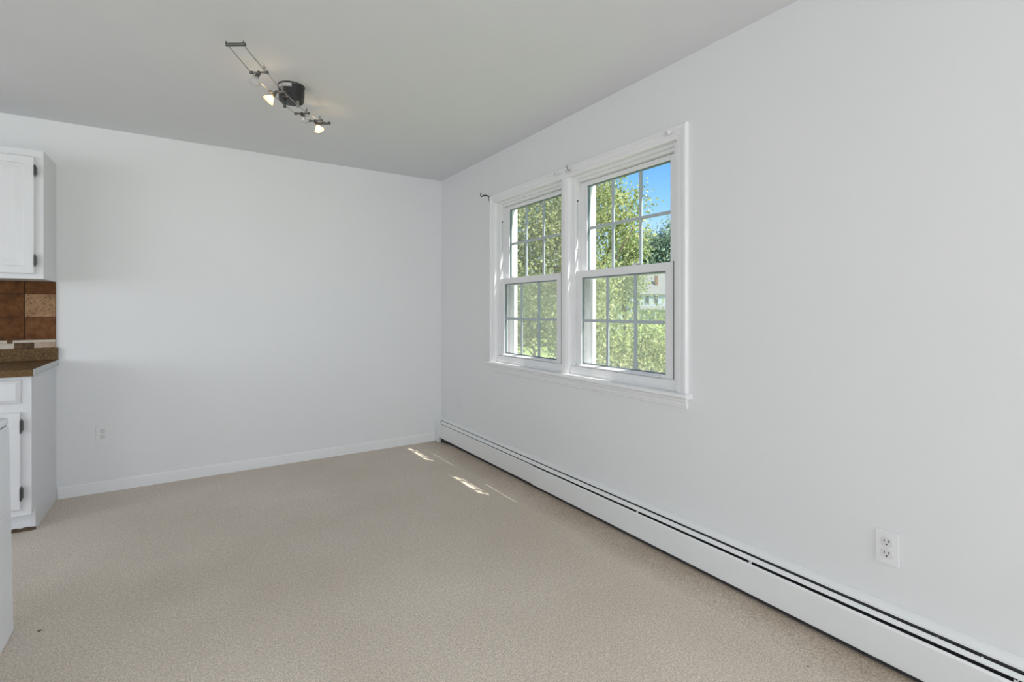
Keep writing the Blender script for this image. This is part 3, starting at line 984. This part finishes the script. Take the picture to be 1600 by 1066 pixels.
lamp_head(-0.325, look(-0.15, 0.90, 0.30), 0, 'unlit head with a frosted reflector lamp, nearest the long rail end')
lamp_head(-0.154, look(-0.56, 0.78, 0.25), 0.32, 'lit head aimed to the left beside the canopy')
lamp_head(0.124, look(0.55, 0.70, 0.35), 0, 'unlit head with a clear lamp past the canopy', 0.9)
lamp_head(0.302, look(0.42, 0.90, 0.10), 0.32, 'lit head with a glowing white lamp at the far rail end')

# ================================================================== SMALL THINGS ON THE CARPET AND WALL
for (x, y, ang, ln_, lab) in ((-0.467, 2.562, 0.3, 0.016, 'dark crumb on the carpet near the white appliance'),
                              (1.777, 0.868, 0.8, 0.010, 'dark speck on the carpet near the heater')):
    b = bmesh.new()
    bmesh.ops.create_icosphere(b, subdivisions=1, radius=1.0)
    for v in b.verts:
        v.co *= random.uniform(0.8, 1.2)
    bmesh.ops.scale(b, vec=(ln_ / 2, ln_ / 5, 0.002), verts=b.verts)
    bmesh.ops.rotate(b, cent=(0, 0, 0), matrix=Matrix.Rotation(ang, 3, 'Z'), verts=b.verts)
    bmesh.ops.translate(b, vec=(x, y, 0.0018), verts=b.verts)
    tag(obj('crumb', b, M['stain']), lab, 'crumb')

# ================================================================== OUTDOORS
GZ = -1.5
b = bmesh.new()
n = 24
vs = {}
for i in range(n + 1):
    for j in range(n + 1):
        x, y = W + 0.2 + 158 * (i / n) ** 1.6, -60 + 220 * j / n
        vs[i, j] = b.verts.new((x, y, GZ))
for i in range(n):
    for j in range(n):
        b.faces.new((vs[i, j], vs[i + 1, j], vs[i + 1, j + 1], vs[i, j + 1]))
lawn_m = paint('mown_lawn', (0.30, 0.40, 0.10), 0.95, 0.18, 0.7, 0.5, 30)
tag(obj('lawn', b, lawn_m), 'sunlit mown lawn outside below the windows', 'lawn', kind='stuff')


def foliage(name, blobs, size, mat, parent, seed, spread=0.85):
    """Thousands of separate folded leaves scattered through the lumps of a crown."""
    rng = np.random.default_rng(seed)
    P, Ns = [], []
    for (cx, cy, cz, rx, rz, num) in blobs:
        d = rng.normal(size=(num, 3)); d /= np.linalg.norm(d, axis=1)[:, None]
        rad = rng.uniform(0.25, 1.0, num) ** 0.5
        lump = 1 + 0.22 * np.sin(d[:, 0] * 5 + seed) * np.cos(d[:, 1] * 6 + cx) + 0.15 * np.sin(d[:, 2] * 9 + cz)
        p = d * (rad * lump)[:, None] * np.array([rx, rx, rz]) + np.array([cx, cy, cz])
        # gather the leaves in sprays
        q = p[rng.integers(0, num, max(1, num // 9))]
        idx = rng.integers(0, len(q), num)
        p = np.where(rng.random(num)[:, None] < spread, q[idx] + rng.normal(size=(num, 3)) * size * 1.6, p)
        P.append(p)
    P = np.concatenate(P)
    N = len(P)
    a = rng.normal(size=(N, 3)); a[:, 2] -= 0.5; a /= np.linalg.norm(a, axis=1)[:, None]
    c = np.cross(a, rng.normal(size=(N, 3))); c /= np.linalg.norm(c, axis=1)[:, None]
    nn = np.cross(a, c)
    s = size * rng.uniform(0.6, 1.3, N)[:, None]
    base = P - a * s * 0.5
    v = np.stack([base, base + a * s * 0.5 + c * s * 0.3 + nn * s * 0.08, base + a * s, base + a * s * 0.5 - c * s * 0.3 + nn * s * 0.08], 1).reshape(-1, 3)
    bs = np.array(base_of(parent))
    v = v - bs
    f = np.arange(4 * N).reshape(-1, 4)
    tri = np.concatenate([f[:, [0, 1, 2]], f[:, [0, 2, 3]]], 1).reshape(-1, 3)
    me = bpy.data.meshes.new(name)
    me.from_pydata(v.tolist(), [], tri.tolist())
    me.materials.append(mat)
    o = bpy.data.objects.new(name, me)
    o['kind'] = 'stuff'
    COL.objects.link(o)
    o.parent = parent
    return o


def tree(name, label, x, y, top, blobs, size, mat, seed, trunk_r=0.15, branches=6, spread=0.85):
    r = thing(name, label, 'tree' if name.endswith('tree') else 'bush', (x, y, GZ))
    rng = random.Random(seed)
    b = tube(bmesh.new(), [(x, y, GZ), (x + 0.05, y, GZ + (top - GZ) * 0.35), (x - 0.05, y + 0.05, GZ + (top - GZ) * 0.62), (x, y, top)],
             [trunk_r, trunk_r * 0.8, trunk_r * 0.55, trunk_r * 0.2], 10)
    for i in range(branches):
        cx, cy, cz, rx, rz, _ = blobs[i % len(blobs)]
        z0 = GZ + (top - GZ) * rng.uniform(0.3, 0.75)
        e_ = Vector((cx + rng.uniform(-.6, .6) * rx, cy + rng.uniform(-.6, .6) * rx, cz + rng.uniform(-.3, .7) * rz))
        s_ = Vector((x, y, z0))
        m_ = s_.lerp(e_, 0.5) + Vector((0, 0, -0.12 * (e_ - s_).length))
        tube(b, [s_, m_, e_], [trunk_r * 0.45, trunk_r * 0.28, trunk_r * 0.10], 7)
    obj('trunk', b, M['bark'], r, True)
    foliage('foliage', blobs, size, mat, r, seed, spread)
    return r


# big yellow-green tree filling the far window
tree('maple_tree', 'large yellow-green tree filling the far window and left side of the near one', 8.3, 10.1, 5.0,
     [(7.2, 10.9, 3.9, 1.7, 1.7, 11000), (8.3, 9.9, 4.1, 1.45, 1.4, 8000), (6.5, 11.3, 2.7, 1.2, 1.0, 5000), (7.7, 9.8, 2.3, 1.25, 1.3, 8000),
      (8.9, 9.15, 3.65, 0.75, 0.75, 2300), (9.4, 8.75, 3.9, 0.42, 0.45, 260), (9.2, 8.7, 3.2, 0.5, 0.4, 420), (8.0, 9.0, 1.7, 0.8, 1.1, 3600)],
     0.09, M['leaf_gold'], 11, 0.16, 9)
# bushy shrub under the near window
tree('bush', 'tall yellow-green bush close outside the lower sash of the near window', 6.2, 5.6, 0.8,
     [(5.95, 5.75, 0.20, 0.85, 0.95, 6500), (6.6, 5.15, 0.10, 0.85, 0.76, 5500), (5.75, 6.45, 0.30, 0.75, 1.0, 5000), (7.0, 6.3, 0.1, 0.8, 0.76, 3200), (6.3, 5.6, -0.9, 1.1, 0.6, 1500)],
     0.068, M['leaf_gold'], 23, 0.05, 8)
tree('bush', 'olive green bush behind the lower sash of the far window', 9.6, 13.3, 1.2,
     [(9.3, 13.7, 0.95, 1.1, 0.95, 1800), (10.4, 12.6, 1.0, 1.0, 0.95, 1500), (8.5, 14.3, 0.8, 0.8, 0.9, 900)],
     0.17, M['leaf_green'], 37, 0.06, 5)
tree('shade_tree', 'green tree at the back edge of the lawn seen in the far window', 22.0, 32.6, 5.5,
     [(22.6, 32.6, 1.6, 2.9, 2.6, 3800), (19.0, 34.5, 1.8, 2.9, 2.7, 3200), (25.4, 29.5, 1.4, 2.4, 2.4, 2600), (22.0, 33.0, -0.6, 4.0, 0.8, 1800)],
     0.32, M['leaf_green'], 41, 0.22, 7)
tree('shade_tree', 'grey-green tree with bare branches in the middle of the near window', 22.6, 21.9, 5.4,
     [(22.1, 21.5, 4.6, 1.15, 1.2, 1800), (22.6, 22.0, 3.0, 1.35, 1.2, 2000), (23.0, 21.3, 5.3, 0.8, 0.7, 700), (22.4, 23.2, 1.4, 1.8, 1.4, 1500)],
     0.20, M['leaf_green'], 53, 0.18, 8)
tree('oak_tree', 'dark blue-green round tree rising behind the white house roof', 103.0, 82.0, 17.0,
     [(96.5, 85.5, 15.5, 5.0, 4.5, 3400), (102.0, 81.5, 17.5, 5.6, 4.8, 3800), (107.0, 77.5, 16.5, 5.4, 4.6, 2600), (100.0, 82.5, 11.5, 7.0, 5.0, 2600)],
     0.85, M['leaf_dark'], 67, 0.5, 7)
tree('oak_tree', 'distant dark tree line at the horizon left of the white house', 86.0, 118.0, 11.0,
     [(91.0, 116.0, 7.0, 7.0, 6.0, 2600), (101.0, 108.0, 8.5, 6.5, 6.0, 2600), (108.0, 103.0, 8.0, 6.0, 5.5, 2200), (79.0, 121.0, 6.0, 8.0, 6.0, 2600), (70.0, 128.0, 6.0, 8.0, 6.0, 2200)],
     1.0, M['leaf_dark'], 79, 0.45, 6)

# ------------------------------------------------ neighbouring houses
AX = Vector((0.8368, -0.5476, 0))                 # runs to the right as seen from the room
AF = Vector((0.5476, 0.8368, 0))


def hx(o, a, f, z):
    p = Vector(o) + AX * a + AF * f
    return (p.x, p.y, z)


def hbox(o, a0, a1, f0, f1, z0, z1):
    b = bmesh.new()
    prism(b, [(a0, f0), (a1, f0), (a1, f1), (a0, f1)], lambda p: hx(o, p[0], p[1], z0), lambda p: hx(o, p[0], p[1], z1))
    return b


def gable(o, a0, a1, f0, f1, z0, z1, ov=0.5):
    """Roof with its ridge along the front."""
    fm = (f0 + f1) / 2
    b = bmesh.new()
    prism(b, [(f0 - ov, z0 - 0.15), (fm, z1), (f1 + ov, z0 - 0.15), (f1 + ov, z0 - 0.35), (f0 - ov, z0 - 0.35)],
          lambda p: hx(o, a0 - ov, p[0], p[1]), lambda p: hx(o, a1 + ov, p[0], p[1]))
    return b


O1 = (74.5, 70.8, 0)
h1 = thing('house', 'white two-storey house with grey roof and brick chimney in the near window', 'house', (O1[0], O1[1], GZ))
obj('wall', hbox(O1, 0.3, 16, 0, 10, GZ, 4.4), M['siding'], h1)
obj('roof', gable(O1, 0.3, 16, 0, 10, 4.6, 9.4, 0.25), M['shingle'], h1)
obj('chimney', hbox(O1, 5.75, 6.3, 1.7, 2.3, 5.2, 8.3), M['brick'], h1)
for a in (1.2, 3.1, 4.9, 8.0, 10.0):
    w_ = obj('window', hbox(O1, a, a + 1.0, -0.06, 0.05, 2.55, 4.15), M['siding'], h1)
    b = hbox(O1, a + 0.12, a + 0.88, -0.09, 0.0, 2.65, 3.30)
    b2 = hbox(O1, a + 0.12, a + 0.88, -0.09, 0.0, 3.38, 4.05)
    obj('pane', b, M['dark_pane'], w_)
    obj('pane', b2, M['dark_pane'], w_)
b = bmesh.new()
prism(b, [(-2.6, 1.35), (-2.6, 1.2), (0, 1.6), (0, 2.1)], lambda p: hx(O1, 1.0, p[0], p[1]), lambda p: hx(O1, 12.0, p[0], p[1]))
obj('porch_roof', b, M['shingle'], h1)
for a in (1.2, 4.5, 7.8, 11.0):
    b = prism(bmesh.new(), [(a, -2.5), (a + 0.2, -2.5), (a + 0.2, -2.3), (a, -2.3)], lambda p: hx(O1, p[0], p[1], GZ), lambda p: hx(O1, p[0], p[1], 1.25))
    obj('porch_post', b, M['siding'], h1)

O2 = (49.9, 51.0, 0)
h2 = thing('house', 'small low house with pale tan hip roof beside the white house', 'house', (O2[0], O2[1], GZ))
obj('wall', hbox(O2, 0.3, 2.3, 0.3, 4, GZ, 2.75), M['siding'], h2)
b = bmesh.new()
c = [b.verts.new(hx(O2, *p)) for p in ((-0.1, 0, 2.72), (2.7, 0, 2.72), (2.7, 4.4, 2.72), (-0.1, 4.4, 2.72))]
t2 = [b.verts.new(hx(O2, 0.7, 1.9, 3.75)), b.verts.new(hx(O2, 1.5, 2.4, 3.75))]
b.faces.new(c[::-1]); b.faces.new((c[0], c[1], t2[1], t2[0])); b.faces.new((c[2], c[3], t2[0], t2[1]))
b.faces.new((c[1], c[2], t2[1])); b.faces.new((c[3], c[0], t2[0]))
obj('roof', b, M['shingle_tan'], h2)
obj('chimney', hbox(O2, 0.0, 0.35, 1.2, 1.6, 2.8, 4.4), M['brick'], h2)

O3 = (51.6, 73.8, 0)
h3 = thing('house', 'pale blue-white house glimpsed over the bush in the far window', 'house', (O3[0], O3[1], GZ))
obj('wall', hbox(O3, 0, 4.2, 0, 6, GZ, 5.3), M['siding'], h3)
obj('roof', gable(O3, 0, 4.2, 0, 6, 5.5, 7.4, 0.3), M['shingle'], h3)
for a in (0.6, 2.5):
    w_ = obj('window', hbox(O3, a, a + 0.9, -0.06, 0.05, 3.6, 5.0), M['siding'], h3)
    obj('pane', hbox(O3, a + 0.12, a + 0.78, -0.09, 0.0, 3.7, 4.9), M['dark_pane'], w_)

for o in list(bpy.data.objects):                  # tidy the helper notes
    if '_base' in o.keys():
        del o['_base']
